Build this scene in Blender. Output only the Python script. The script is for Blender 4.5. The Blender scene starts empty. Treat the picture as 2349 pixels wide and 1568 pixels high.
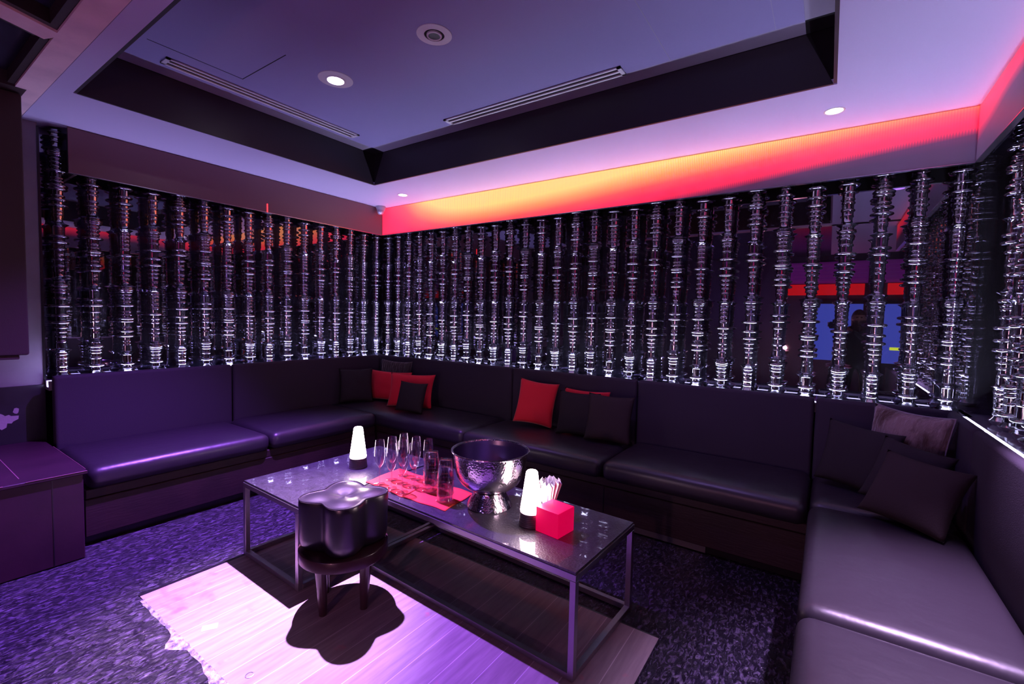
import bpy, bmesh, math, random
from mathutils import Vector, Matrix, noise
random.seed(7)
PI = math.pi
col = bpy.context.scene.collection
scene = bpy.context.scene

# ---------------------------------------------------------------- camera
cd = bpy.data.cameras.new('camera')
cd.sensor_width = 36.0
cd.lens = 1052.626 / 2349 * 36.0
cd.clip_start = 0.02
cam = bpy.data.objects.new('camera', cd)
col.objects.link(cam)
cam.matrix_world = Matrix(((0.822969, -0.049486, 0.565927, 0.0),
                           (0.567588, 0.029884, -0.82277, 0.0),
                           (0.023803, 0.998328, 0.052681, 1.4),
                           (0, 0, 0, 1)))
scene.camera = cam

# ---------------------------------------------------------------- world, exposure
w = bpy.data.worlds.new('world'); scene.world = w; w.use_nodes = True
w.node_tree.nodes['Background'].inputs[0].default_value = (0.30, 0.13, 0.62, 1)
w.node_tree.nodes['Background'].inputs[1].default_value = 0.035
vs = scene.view_settings
vs.view_transform = 'Standard'; vs.look = 'None'; vs.exposure = 0.0; vs.gamma = 1.0
vs.use_curve_mapping = False
cy = scene.cycles
cy.max_bounces = 14; cy.transmission_bounces = 12; cy.glossy_bounces = 6; cy.diffuse_bounces = 3
cy.transparent_max_bounces = 10
cy.sample_clamp_indirect = 8.0
cy.caustics_reflective = False; cy.caustics_refractive = False
cy.use_denoising = True

# ---------------------------------------------------------------- lights of the room
def lamp(name, kind, loc, energy, color, aim=None, size=0.03, spot=None, blend=1.0, parent=None):
    l = bpy.data.lights.new(name, kind); l.energy = energy; l.color = color
    if kind == 'SPOT':
        l.spot_size = math.radians(spot); l.spot_blend = blend; l.shadow_soft_size = size
    elif kind == 'POINT': l.shadow_soft_size = size
    o = bpy.data.objects.new(name, l); col.objects.link(o)
    o.location = loc
    if aim is not None:
        o.rotation_euler = (Vector(aim) - Vector(loc)).to_track_quat('-Z', 'Y').to_euler()
    if parent: o.parent = parent
    return o
SPOTS = []   # (fixture name) lights are parented to their fixtures further down
key = lamp('spot_light', 'SPOT', (-2.68, 1.83, 2.86), 1500, (0.38, 0.12, 1.0), (-2.6, 0.95, 0), 0.02, 92, 1.0)
hot = lamp('spot_light', 'SPOT', (-2.68, 1.83, 2.862), 1300, (1.0, 0.66, 0.88), (-2.10, 1.03, 0), 0.02, 34, 1.0)
dim = lamp('spot_light', 'SPOT', (-0.94, 1.83, 2.86), 60, (0.45, 0.26, 1.0), (-0.25, 3.47, 0.65), 0.03, 70, 1.0)
fill = lamp('fill_light', 'POINT', (-1.6, -1.9, 1.7), 16, (0.36, 0.22, 1.0), None, 0.03)  # added violet fill behind the camera, standing in for the club's lights
violet = lamp('downlight_lamp', 'SPOT', (0.50, 2.2, 2.60), 900, (0.72, 0.46, 0.95), (0.46, 1.8, 0.4), 0.04, 50, 1.0)
fill2 = lamp('fill_light', 'POINT', (-0.6, -1.6, 1.0), 42, (1.0, 0.38, 0.5), None, 0.03)  # added pink fill behind the camera for a reddish tint

# ---------------------------------------------------------------- tagging
def tag(o, label=None, cat=None, group=None, kind=None):
    if label: o['label'] = label
    if cat: o['category'] = cat
    if group: o['group'] = group
    if kind: o['kind'] = kind
    return o
def thing(name, label, cat, loc=(0, 0, 0), rz=0, group=None):
    o = bpy.data.objects.new(name, None); col.objects.link(o)
    o.empty_display_size = 0.05
    o.location = loc; o.rotation_euler = (0, 0, rz)
    return tag(o, label, cat, group)
def copy_tree(o, parent=None):
    c = o.copy(); col.objects.link(c)
    if parent: c.parent = parent
    for ch in list(o.children): copy_tree(ch, c)
    return c

# ---------------------------------------------------------------- materials
def nt(name):
    m = bpy.data.materials.new(name); m.use_nodes = True
    t = m.node_tree; p = t.nodes['Principled BSDF']
    return m, t, p
def L(t, a, b): t.links.new(a, b)
def N(t, k, **kw):
    n = t.nodes.new(k)
    for a, b in kw.items(): setattr(n, a, b)
    return n
def pmat(name, c, rough=0.5, metal=0.0, spec=0.5, bump=None, coat=0.0, emit=None, estr=0.0, var=None, trans=0.0, ior=1.5, sheen=0):
    m, t, p = nt(name)
    p.inputs['Base Color'].default_value = (*c, 1)
    p.inputs['Roughness'].default_value = rough
    p.inputs['Metallic'].default_value = metal
    p.inputs['Specular IOR Level'].default_value = spec
    p.inputs['Coat Weight'].default_value = coat
    p.inputs['Coat Roughness'].default_value = 0.08
    p.inputs['Transmission Weight'].default_value = trans
    p.inputs['IOR'].default_value = ior
    if sheen: p.inputs['Sheen Weight'].default_value = sheen
    if emit: p.inputs['Emission Color'].default_value = (*emit, 1); p.inputs['Emission Strength'].default_value = estr
    if bump or var:
        tc = N(t, 'ShaderNodeTexCoord'); mp = N(t, 'ShaderNodeMapping'); L(t, tc.outputs['Object'], mp.inputs[0])
    if bump:
        sc, dist, stretch = bump
        mp.inputs['Scale'].default_value = stretch
        n = N(t, 'ShaderNodeTexNoise'); n.inputs['Scale'].default_value = sc; n.inputs['Detail'].default_value = 4
        L(t, mp.outputs[0], n.inputs['Vector'])
        b = N(t, 'ShaderNodeBump'); b.inputs['Strength'].default_value = 1.0; b.inputs['Distance'].default_value = dist
        L(t, n.outputs['Fac'], b.inputs['Height']); L(t, b.outputs[0], p.inputs['Normal'])
    if var:
        sc2, c2, lo, hi = var
        n2 = N(t, 'ShaderNodeTexNoise'); n2.inputs['Scale'].default_value = sc2; n2.inputs['Detail'].default_value = 6
        L(t, tc.outputs['Object'], n2.inputs['Vector'])
        r = N(t, 'ShaderNodeValToRGB'); r.color_ramp.elements[0].position = lo; r.color_ramp.elements[1].position = hi
        r.color_ramp.elements[0].color = (*c, 1); r.color_ramp.elements[1].color = (*c2, 1)
        L(t, n2.outputs['Fac'], r.inputs[0]); L(t, r.outputs[0], p.inputs['Base Color'])
    return m
def emat(name, c, s):
    m = bpy.data.materials.new(name); m.use_nodes = True; t = m.node_tree
    t.nodes.remove(t.nodes['Principled BSDF'])
    e = N(t, 'ShaderNodeEmission'); e.inputs[0].default_value = (*c, 1); e.inputs[1].default_value = s
    L(t, e.outputs[0], t.nodes['Material Output'].inputs[0])
    return m
def glassmat(name, c, rough=0.0, ior=1.5):
    m = bpy.data.materials.new(name); m.use_nodes = True; t = m.node_tree
    t.nodes.remove(t.nodes['Principled BSDF'])
    g = N(t, 'ShaderNodeBsdfGlass'); g.inputs['Color'].default_value = (*c, 1)
    g.inputs['Roughness'].default_value = rough; g.inputs['IOR'].default_value = ior
    L(t, g.outputs[0], t.nodes['Material Output'].inputs[0])
    return m

M = {}
M['paint'] = pmat('ceiling_paint', (0.55, 0.50, 0.74), 0.55)
M['ceilglossy'] = pmat('coffer_paint', (0.36, 0.33, 0.44), 0.45)
M['dark_panel'] = pmat('coffer_panel', (0.035, 0.03, 0.04), 0.42, spec=0.35)
M['void'] = pmat('black_void', (0.006, 0.005, 0.008), 0.9)
M['plaster'] = pmat('beam_plaster', (0.85, 0.62, 0.64), 0.8, bump=(9, 0.004, (1, 1, 1)), var=(6, (0.7, 0.5, 0.54), 0.4, 0.7))
M['dark_glass'] = pmat('roof_glass', (0.02, 0.02, 0.04), 0.18, spec=0.8, var=(7, (0.05, 0.05, 0.09), 0.45, 0.75))
M['brown_frame'] = pmat('brown_frame', (0.035, 0.02, 0.022), 0.5)
m = bpy.data.materials.new('smoked_mirror'); m.use_nodes = True; t = m.node_tree; M['mirror'] = m
t.nodes.remove(t.nodes['Principled BSDF'])
gl_ = N(t, 'ShaderNodeBsdfGlossy'); gl_.inputs['Roughness'].default_value = 0.012; gl_.inputs['Color'].default_value = (0.22, 0.21, 0.25, 1)
df_ = N(t, 'ShaderNodeBsdfDiffuse'); df_.inputs['Color'].default_value = (0.55, 0.55, 0.6, 1)
mx_ = N(t, 'ShaderNodeMixShader'); mx_.inputs[0].default_value = 0.03; L(t, gl_.outputs[0], mx_.inputs[1]); L(t, df_.outputs[0], mx_.inputs[2])
L(t, mx_.outputs[0], t.nodes['Material Output'].inputs[0])
def thinglass(name, tint, ior, rough, gcol=(1, 1, 1)):
    m = bpy.data.materials.new(name); m.use_nodes = True; t = m.node_tree
    t.nodes.remove(t.nodes['Principled BSDF'])
    tr_ = N(t, 'ShaderNodeBsdfTransparent'); tr_.inputs[0].default_value = (*tint, 1)
    gl_ = N(t, 'ShaderNodeBsdfGlossy'); gl_.inputs['Roughness'].default_value = rough; gl_.inputs['Color'].default_value = (*gcol, 1)
    lw_ = N(t, 'ShaderNodeLayerWeight'); lw_.inputs[0].default_value = 0.5
    pw_ = N(t, 'ShaderNodeMath', operation='POWER'); L(t, lw_.outputs['Facing'], pw_.inputs[0]); pw_.inputs[1].default_value = 4.0
    fz = N(t, 'ShaderNodeMath', operation='MULTIPLY_ADD'); L(t, pw_.outputs[0], fz.inputs[0]); fz.inputs[1].default_value = .9 - ior; fz.inputs[2].default_value = ior
    mx_ = N(t, 'ShaderNodeMixShader'); L(t, fz.outputs[0], mx_.inputs[0]); L(t, tr_.outputs[0], mx_.inputs[1]); L(t, gl_.outputs[0], mx_.inputs[2])
    L(t, mx_.outputs[0], t.nodes['Material Output'].inputs[0])
    return m
# blown hollow glass: smoky, strongly glossy skin
M['glass'] = thinglass('column_glass', (0.20, 0.19, 0.24), 0.40, 0.10, (0.95, 0.95, 1))
M['clear'] = thinglass('clear_glass', (0.95, 0.93, 0.97), 0.09, 0.03)
M['led'] = emat('led_white', (0.66, 0.64, 1.0), 85.0)
M['ledviolet'] = emat('led_violet_white', (0.56, 0.50, 1.0), 70.0)
M['ledge'] = pmat('ledge_stone', (0.30, 0.30, 0.34), 0.12, coat=0.4)
M['leather'] = pmat('black_leather', (0.024, 0.019, 0.027), 0.38, spec=0.55, bump=(5.0, 0.006, (1.0, 1.0, 1.0)))
M['leather2'] = pmat('stool_leather', (0.014, 0.011, 0.02), 0.30, spec=1.0, bump=(220, 0.0003, (1, 1, 1)))
M['fabric'] = pmat('charcoal_upholstery', (0.048, 0.038, 0.058), 0.85, spec=0.2, bump=(260, 0.001, (1, 1, 1)))
M['woodbase'] = pmat('dark_stained_wood', (0.032, 0.013, 0.016), 0.5, bump=(14, 0.001, (1, 1, 8)), var=(5, (0.020, 0.008, 0.011), 0.4, 0.65))
M['boxwood'] = pmat('wine_painted_wood', (0.042, 0.012, 0.028), 0.45, bump=(20, 0.001, (1, 1, 1)), var=(4, (0.028, 0.008, 0.02), 0.35, 0.7))
M['worn'] = pmat('worn_edge_paint', (0.30, 0.13, 0.17), 0.6)
M['toe'] = pmat('toe_kick_black', (0.01, 0.008, 0.012), 0.3)
M['kick'] = pmat('kick_metal', (0.35, 0.33, 0.36), 0.3, metal=0.8)
M['steel'] = pmat('brushed_steel', (0.42, 0.40, 0.44), 0.33, metal=0.9, bump=(300, 0.0002, (1, 1, .1)))
M['bowl'] = None
M['pier'] = pmat('grey_wall_paint', (0.30, 0.28, 0.33), 0.5, var=(3, (0.24, 0.22, 0.27), 0.4, 0.6))
M['pierdark'] = pmat('black_wall_paint', (0.020, 0.018, 0.026), 0.35, var=(5, (0.035, 0.03, 0.045), 0.45, 0.7))
M['chip'] = pmat('bare_plaster', (0.42, 0.38, 0.42), 0.8, bump=(60, 0.002, (1, 1, 1)))
M['blind'] = pmat('dark_brown_cloth_panel', (0.035, 0.020, 0.022), 0.7, bump=(200, 0.0006, (1, 1, 1)))
M['fascia'] = pmat('brown_satin_fascia', (0.16, 0.085, 0.10), 0.38, spec=0.5)
M['trimline'] = pmat('trim_metal', (0.55, 0.5, 0.6), 0.25, metal=1.0)
M['red'] = pmat('red_cotton', (0.88, 0.010, 0.040), 0.75, bump=(90, 0.001, (1, 1, 1)), sheen=0.2)
M['pillow'] = pmat('black_cotton', (0.030, 0.024, 0.030), 0.85, spec=0.2, bump=(160, 0.001, (1, 1, 1)))
M['pillow2'] = pmat('brown_black_cotton', (0.040, 0.028, 0.032), 0.85, spec=0.2, bump=(160, 0.001, (1, 1, 1)))
M['fur'] = pmat('grey_brown_fur', (0.26, 0.19, 0.19), 0.9, bump=(38, 0.02, (1, 1, .35)), var=(8, (0.07, 0.035, 0.028), 0.42, 0.60), sheen=0.6)
M['furdark'] = pmat('black_fur', (0.03, 0.022, 0.026), 0.9, bump=(38, 0.02, (1, 1, .35)), sheen=0.4)
M['piping'] = pmat('grey_piping', (0.25, 0.22, 0.27), 0.6)
M['lampshade'] = emat('lamp_shade_glow', (1.0, 0.72, 0.82), 24.0)
M['lampbase'] = pmat('grey_ribbed_plastic', (0.10, 0.085, 0.10), 0.4)
M['redcloth'] = pmat('red_paper_napkin', (0.95, 0.075, 0.045), 0.8)
M['paper'] = pmat('white_paper_napkin', (0.9, 0.86, 0.9), 0.8)
M['ringwood'] = pmat('dark_brown_wood', (0.045, 0.018, 0.022), 0.28, spec=0.6, coat=0.2)
M['white_plastic'] = pmat('white_plastic', (0.72, 0.70, 0.74), 0.4)
M['lens'] = emat('lamp_lens', (0.86, 0.74, 1.0), 90.0)
M['lens2'] = emat('downlight_lens', (1.0, 0.94, 1.0), 6.0)
M['cam_grey'] = pmat('camera_grey', (0.30, 0.29, 0.36), 0.35)
M['cam_lens'] = pmat('camera_dome', (0.55, 0.5, 0.65), 0.08, metal=0.7)
M['black'] = pmat('black_plastic', (0.012, 0.012, 0.014), 0.4)
M['clothes'] = pmat('dark_shirt', (0.03, 0.02, 0.025), 0.85)
M['hair'] = pmat('brown_hair', (0.10, 0.03, 0.02), 0.5, bump=(60, 0.01, (1, 1, .2)))
M['skin'] = pmat('skin', (0.62, 0.36, 0.28), 0.5)
M['bluewin'] = emat('blue_window_glow', (0.10, 0.13, 0.75), 1.6)
M['redglow'] = emat('red_sign_glow', (1.0, 0.012, 0.02), 1.6)
M['yellow'] = emat('yellow_sign_glow', (0.75, 0.9, 0.05), 3.0)
M['purple_slat'] = pmat('purple_slat', (0.30, 0.05, 0.35), 0.5, emit=(0.35, 0.03, 0.45), estr=0.35)
M['clubwall'] = pmat('club_wall', (0.06, 0.04, 0.09), 0.6)
M['tape'] = pmat('white_tape', (0.85, 0.85, 0.88), 0.4)
M['redline'] = emat('red_led_line', (1.0, 0.02, 0.03), 5.0)

# red cube: emission stands in for the lamp's light passing through it
M['redcube'] = pmat('red_plastic_painted_glow', (0.85, 0.01, 0.10), 0.45, emit=(1.0, 0.0, 0.09), estr=0.55)

# hammered metal
m, t, p = nt('hammered_steel'); M['bowl'] = m
p.inputs['Base Color'].default_value = (0.66, 0.62, 0.68, 1); p.inputs['Metallic'].default_value = 1; p.inputs['Roughness'].default_value = 0.16
tc = N(t, 'ShaderNodeTexCoord'); v = N(t, 'ShaderNodeTexVoronoi', feature='SMOOTH_F1'); v.inputs['Scale'].default_value = 105
b = N(t, 'ShaderNodeBump'); b.inputs['Distance'].default_value = 0.004; b.inputs['Strength'].default_value = 0.3
L(t, tc.outputs['Object'], v.inputs['Vector']); L(t, v.outputs['Distance'], b.inputs['Height']); L(t, b.outputs[0], p.inputs['Normal'])

# table glass / stone
m, t, p = nt('black_stone_glass'); M['stone'] = m
tc = N(t, 'ShaderNodeTexCoord'); n = N(t, 'ShaderNodeTexNoise'); n.inputs['Scale'].default_value = 130; n.inputs['Detail'].default_value = 5
n2 = N(t, 'ShaderNodeTexNoise'); n2.inputs['Scale'].default_value = 14; n2.inputs['Detail'].default_value = 6
L(t, tc.outputs['Object'], n.inputs['Vector']); L(t, tc.outputs['Object'], n2.inputs['Vector'])
r = N(t, 'ShaderNodeValToRGB'); r.color_ramp.elements[0].position = .35; r.color_ramp.elements[1].position = .75
r.color_ramp.elements[0].color = (0.010, 0.009, 0.014, 1); r.color_ramp.elements[1].color = (0.060, 0.055, 0.085, 1)
mxf = N(t, 'ShaderNodeMath', operation='MULTIPLY_ADD'); L(t, n2.outputs['Fac'], mxf.inputs[0]); mxf.inputs[1].default_value = 0.35; mxf.inputs[2].default_value = 0.0
mxg = N(t, 'ShaderNodeMath', operation='MULTIPLY_ADD'); L(t, n.outputs['Fac'], mxg.inputs[0]); mxg.inputs[1].default_value = 0.7; L(t, mxf.outputs[0], mxg.inputs[2])
L(t, mxg.outputs[0], r.inputs[0]); L(t, r.outputs[0], p.inputs['Base Color'])
p.inputs['Roughness'].default_value = 0.36; p.inputs['Specular IOR Level'].default_value = 0.7; p.inputs['Coat Weight'].default_value = 0.7; p.inputs['Coat Roughness'].default_value = 0.03
b = N(t, 'ShaderNodeBump'); b.inputs['Distance'].default_value = 0.002; b.inputs['Strength'].default_value = 1
L(t, n.outputs['Fac'], b.inputs['Height']); L(t, b.outputs[0], p.inputs['Normal'])

# scratchy resin floor
m, t, p = nt('rough_resin_floor'); M['floor'] = m
tc = N(t, 'ShaderNodeTexCoord'); mp = N(t, 'ShaderNodeMapping'); mp.inputs['Scale'].default_value = (58, 25, 1); mp.inputs['Rotation'].default_value = (0, 0, 0.35)
n = N(t, 'ShaderNodeTexNoise'); n.inputs['Scale'].default_value = 1; n.inputs['Detail'].default_value = 5; n.inputs['Roughness'].default_value = 0.6; n.inputs['Distortion'].default_value = 0.9
L(t, tc.outputs['Object'], mp.inputs[0]); L(t, mp.outputs[0], n.inputs['Vector'])
r = N(t, 'ShaderNodeValToRGB'); r.color_ramp.elements[0].position = .50; r.color_ramp.elements[1].position = .72
r.color_ramp.elements[0].color = (0.009, 0.007, 0.016, 1); r.color_ramp.elements[1].color = (0.14, 0.11, 0.20, 1)
L(t, n.outputs['Fac'], r.inputs[0]); L(t, r.outputs[0], p.inputs['Base Color'])
p.inputs['Roughness'].default_value = 0.22
b = N(t, 'ShaderNodeBump'); b.inputs['Distance'].default_value = 0.02; b.inputs['Strength'].default_value = 1.0
L(t, n.outputs['Fac'], b.inputs['Height']); L(t, b.outputs[0], p.inputs['Normal'])

# wooden dance-floor inlay: boards run along y
m, t, p = nt('worn_floor_boards'); M['boards'] = m
tc = N(t, 'ShaderNodeTexCoord'); sp = N(t, 'ShaderNodeSeparateXYZ'); cb = N(t, 'ShaderNodeCombineXYZ')
L(t, tc.outputs['Object'], sp.inputs[0]); L(t, sp.outputs['Y'], cb.inputs['X']); L(t, sp.outputs['X'], cb.inputs['Y'])
br = N(t, 'ShaderNodeTexBrick'); br.inputs['Scale'].default_value = 1; br.inputs['Brick Width'].default_value = 9.0
br.inputs['Row Height'].default_value = 0.132; br.inputs['Mortar Size'].default_value = 0.0018
br.inputs['Color1'].default_value = (0.44, 0.37, 0.38, 1); br.inputs['Color2'].default_value = (0.36, 0.30, 0.31, 1); br.inputs['Mortar'].default_value = (0.70, 0.63, 0.66, 1)
L(t, cb.outputs[0], br.inputs['Vector'])
mp = N(t, 'ShaderNodeMapping'); mp.inputs['Scale'].default_value = (30, 3, 1); L(t, tc.outputs['Object'], mp.inputs[0])
n = N(t, 'ShaderNodeTexNoise'); n.inputs['Scale'].default_value = 1.5; n.inputs['Detail'].default_value = 7; L(t, mp.outputs[0], n.inputs['Vector'])
mx = N(t, 'ShaderNodeMix', data_type='RGBA', blend_type='MULTIPLY'); mx.inputs['Factor'].default_value = 0.55
L(t, br.outputs['Color'], mx.inputs['A'])
r = N(t, 'ShaderNodeValToRGB'); r.color_ramp.elements[0].position = .3; r.color_ramp.elements[0].color = (.45, .42, .45, 1); r.color_ramp.elements[1].position = .65
L(t, n.outputs['Fac'], r.inputs[0]); L(t, r.outputs[0], mx.inputs['B'])
# red stains near the worn corner
ds = N(t, 'ShaderNodeVectorMath', operation='DISTANCE'); ds.inputs[1].default_value = (-2.53, 0.93, 0.0)
L(t, tc.outputs['Object'], ds.inputs[0])
n3 = N(t, 'ShaderNodeTexNoise'); n3.inputs['Scale'].default_value = 9; n3.inputs['Detail'].default_value = 4; L(t, tc.outputs['Object'], n3.inputs['Vector'])
mr = N(t, 'ShaderNodeMapRange'); mr.inputs['From Min'].default_value = 0.0; mr.inputs['From Max'].default_value = 0.34; mr.inputs['To Min'].default_value = 0.16; mr.inputs['To Max'].default_value = -0.12
L(t, ds.outputs['Value'], mr.inputs['Value'])
ad = N(t, 'ShaderNodeMath', operation='ADD'); L(t, n3.outputs['Fac'], ad.inputs[0]); L(t, mr.outputs[0], ad.inputs[1])
r2 = N(t, 'ShaderNodeValToRGB'); r2.color_ramp.elements[0].position = .56; r2.color_ramp.elements[0].color = (0, 0, 0, 1); r2.color_ramp.elements[1].position = .72; r2.color_ramp.elements[1].color = (1, 1, 1, 1)
L(t, ad.outputs[0], r2.inputs[0])
mx2 = N(t, 'ShaderNodeMix', data_type='RGBA'); L(t, r2.outputs[0], mx2.inputs['Factor']); L(t, mx.outputs['Result'], mx2.inputs['A']); mx2.inputs['B'].default_value = (0.62, 0.16, 0.20, 1)
L(t, mx2.outputs['Result'], p.inputs['Base Color'])
p.inputs['Roughness'].default_value = 0.33
b = N(t, 'ShaderNodeBump'); b.inputs['Distance'].default_value = 0.001; L(t, n.outputs['Fac'], b.inputs['Height']); L(t, b.outputs[0], p.inputs['Normal'])

# LED fascia screen: colour picture on the screen as a function of length and height
def screen_mat(name, keysA, keysB, axis, x0, x1, z0, z1, line=True, strength=1.0):
    m, t, p = nt(name)
    p.inputs['Base Color'].default_value = (0.20, 0.16, 0.24, 1); p.inputs['Roughness'].default_value = 0.5
    tc = N(t, 'ShaderNodeTexCoord'); sp = N(t, 'ShaderNodeSeparateXYZ'); L(t, tc.outputs['Object'], sp.inputs[0])
    u = N(t, 'ShaderNodeMapRange'); u.inputs['From Min'].default_value = x0; u.inputs['From Max'].default_value = x1
    L(t, sp.outputs[axis], u.inputs['Value'])
    h = N(t, 'ShaderNodeMapRange'); h.inputs['From Min'].default_value = z0; h.inputs['From Max'].default_value = z1
    L(t, sp.outputs['Z'], h.inputs['Value'])
    def curve(keys):
        f = N(t, 'ShaderNodeFloatCurve'); c = f.mapping.curves[0]
        c.points[0].location = keys[0]; c.points[1].location = keys[-1]
        for k in keys[1:-1]: c.points.new(*k)
        f.mapping.update(); L(t, u.outputs[0], f.inputs['Value']); return f.outputs[0]
    A = curve(keysA); B = curve(keysB)           # A stored as A/2+.5
    a2 = N(t, 'ShaderNodeMath', operation='MULTIPLY_ADD'); L(t, A, a2.inputs[0]); a2.inputs[1].default_value = 2; a2.inputs[2].default_value = -1
    mm = N(t, 'ShaderNodeMath', operation='MULTIPLY_ADD'); L(t, B, mm.inputs[0]); L(t, h.outputs[0], mm.inputs[1]); L(t, a2.outputs[0], mm.inputs[2])
    r = N(t, 'ShaderNodeValToRGB'); cr = r.color_ramp
    cols = [(0.0, (0, 0, 0)), (0.14, (0.02, 0.0, 0.004)), (0.26, (0.40, 0.001, 0.012)), (0.40, (1.0, 0.005, 0.020)), (0.56, (1.0, 0.034, 0.016)), (0.74, (1.0, 0.15, 0.026)), (0.95, (1.0, 0.32, 0.070))]
    cr.elements[0].position = 0; cr.elements[0].color = (0, 0, 0, 1)
    cr.elements[1].position = cols[-1][0]; cr.elements[1].color = (*cols[-1][1], 1)
    for q, c in cols[1:-1]:
        e = cr.elements.new(q); e.color = (*c, 1)
    L(t, mm.outputs[0], r.inputs[0]); L(t, r.outputs[0], p.inputs['Emission Color'])
    if line:   # rows of diodes
        s = N(t, 'ShaderNodeMath', operation='MULTIPLY'); L(t, sp.outputs[axis], s.inputs[0]); s.inputs[1].default_value = 2 * PI / 0.0125
        sn = N(t, 'ShaderNodeMath', operation='SINE'); L(t, s.outputs[0], sn.inputs[0])
        k = N(t, 'ShaderNodeMath', operation='MULTIPLY_ADD'); L(t, sn.outputs[0], k.inputs[0]); k.inputs[1].default_value = 0.25 * strength; k.inputs[2].default_value = strength
        L(t, k.outputs[0], p.inputs['Emission Strength'])
    else: p.inputs['Emission Strength'].default_value = strength
    return m

# ---------------------------------------------------------------- mesh helpers
class MB:
    def __init__(s): s.b = bmesh.new()
    def box(s, x0, x1, y0, y1, z0, z1, bev=0, seg=2, mat=None):
        r = bmesh.ops.create_cube(s.b, size=1)
        vs_ = r['verts']
        for v in vs_:
            v.co = Vector((x0 + (v.co.x + .5) * (x1 - x0), y0 + (v.co.y + .5) * (y1 - y0), z0 + (v.co.z + .5) * (z1 - z0)))
        if bev:
            es = list({e for v in vs_ for e in v.link_edges})
            q = bmesh.ops.bevel(s.b, geom=es, offset=bev, segments=seg, profile=.5, affect='EDGES')
            vs_ = list({v for f in q['faces'] for v in f.verts} | {v for v in vs_ if v.is_valid})
        if mat is not None: bmesh.ops.transform(s.b, matrix=mat, verts=vs_)
        return s
    def obox(s, p0, p1, wdt, hgt, bev=0):      # bar between two points, square section
        p0, p1 = Vector(p0), Vector(p1); d = p1 - p0
        mt = Matrix.Translation(p0) @ d.to_track_quat('Y', 'Z').to_matrix().to_4x4()
        return s.box(-wdt / 2, wdt / 2, 0, d.length, -hgt / 2, hgt / 2, bev, 2, mt)
    def lathe(s, prof, seg=32, c=(0, 0, 0), mat=None, closed=False):
        rings = []
        for (r, z) in prof:
            if r < 1e-5: rings.append([s.b.verts.new((c[0], c[1], c[2] + z))])
            else: rings.append([s.b.verts.new((c[0] + r * math.cos(2 * PI * k / seg), c[1] + r * math.sin(2 * PI * k / seg), c[2] + z)) for k in range(seg)])
        pairs = list(zip(rings, rings[1:]))
        if closed: pairs.append((rings[-1], rings[0]))
        for a, b_ in pairs:
            for k in range(seg):
                k2 = (k + 1) % seg
                if len(a) == 1 and len(b_) == 1: continue
                if len(a) == 1: s.b.faces.new((a[0], b_[k2], b_[k]))
                elif len(b_) == 1: s.b.faces.new((a[k], a[k2], b_[0]))
                else: s.b.faces.new((a[k], a[k2], b_[k2], b_[k]))
        if mat is not None: bmesh.ops.transform(s.b, matrix=mat, verts=[v for rr in rings for v in rr])
        return s
    def tube(s, pts, r, seg=10, cap=True, close=False):
        pts = [Vector(q) for q in pts]; n = len(pts); rings = []
        rr = r if isinstance(r, (list, tuple)) else [r] * n
        up = Vector((0, 0, 1))
        for i, q in enumerate(pts):
            if close: d = pts[(i + 1) % n] - pts[i - 1]
            else: d = pts[min(i + 1, n - 1)] - pts[max(i - 1, 0)]
            d.normalize()
            a = d.cross(up if abs(d.z) < .95 else Vector((1, 0, 0))).normalized(); b_ = d.cross(a)
            rings.append([s.b.verts.new(q + (a * math.cos(2 * PI * k / seg) + b_ * math.sin(2 * PI * k / seg)) * rr[i]) for k in range(seg)])
        m_ = n if close else n - 1
        for i in range(m_):
            A, B_ = rings[i], rings[(i + 1) % n]
            for k in range(seg): s.b.faces.new((A[k], A[(k + 1) % seg], B_[(k + 1) % seg], B_[k]))
        if cap and not close:
            s.b.faces.new(rings[0][::-1]); s.b.faces.new(rings[-1])
        return s
    def poly(s, pts, z0=None, z1=None, thick=None):   # prism: list of 3D points + extrusion vector
        vs0 = [s.b.verts.new(q) for q in pts]
        ex = Vector(thick); vs1 = [s.b.verts.new(Vector(q) + ex) for q in pts]
        s.b.faces.new(vs0[::-1]); s.b.faces.new(vs1)
        n = len(pts)
        for i in range(n): s.b.faces.new((vs0[i], vs0[(i + 1) % n], vs1[(i + 1) % n], vs1[i]))
        return s
    def build(s, name, mat, parent=None, smooth=False, loc=None):
        bmesh.ops.recalc_face_normals(s.b, faces=s.b.faces[:])
        me = bpy.data.meshes.new(name); s.b.to_mesh(me); s.b.free()
        if smooth:
            for f in me.polygons: f.use_smooth = True
            if smooth != 'all':
                me.set_sharp_from_angle(angle=math.radians(40 if smooth is True else smooth))
        me.materials.append(mat)
        o = bpy.data.objects.new(name, me); col.objects.link(o)
        if parent: o.parent = parent
        if loc: o.location = loc
        return o
def struct(o, label=None): o['kind'] = 'structure'; (label and o.__setitem__('label', label)); return o

# levels
XL, YB, XR = -4.30, 3.553, 0.622          # fascia planes
MXL, MYB, MXR = -4.50, 3.755, 0.880       # mirror planes
ZS, ZF, ZC, ZL = 2.621, 2.316, 2.90, 0.90
YE = -1.2                                  # open end of the booth towards the club
YW = 0.76                                  # where the left mirror wall starts

# ---------------------------------------------------------------- floor
struct(MB().box(-4.75, 3.4, -5.2, 4.0, -0.12, -0.004).build('floor', M['floor']))
struct(MB().box(-2.70, -0.55, 0.775, 2.0, -0.003, 0.0).build('floor', M['boards']), 'worn wooden boards let into the dark floor')
# thin black joint along the wood edge
struct(MB().box(-2.722, -2.70, 0.775, 2.0, -0.0035, 0.0005).build('trim_1', M['toe']))
struct(MB().box(-2.70, -0.55, 2.0, 2.008, -0.0035, 0.0005).build('trim_2', M['toe']))

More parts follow.
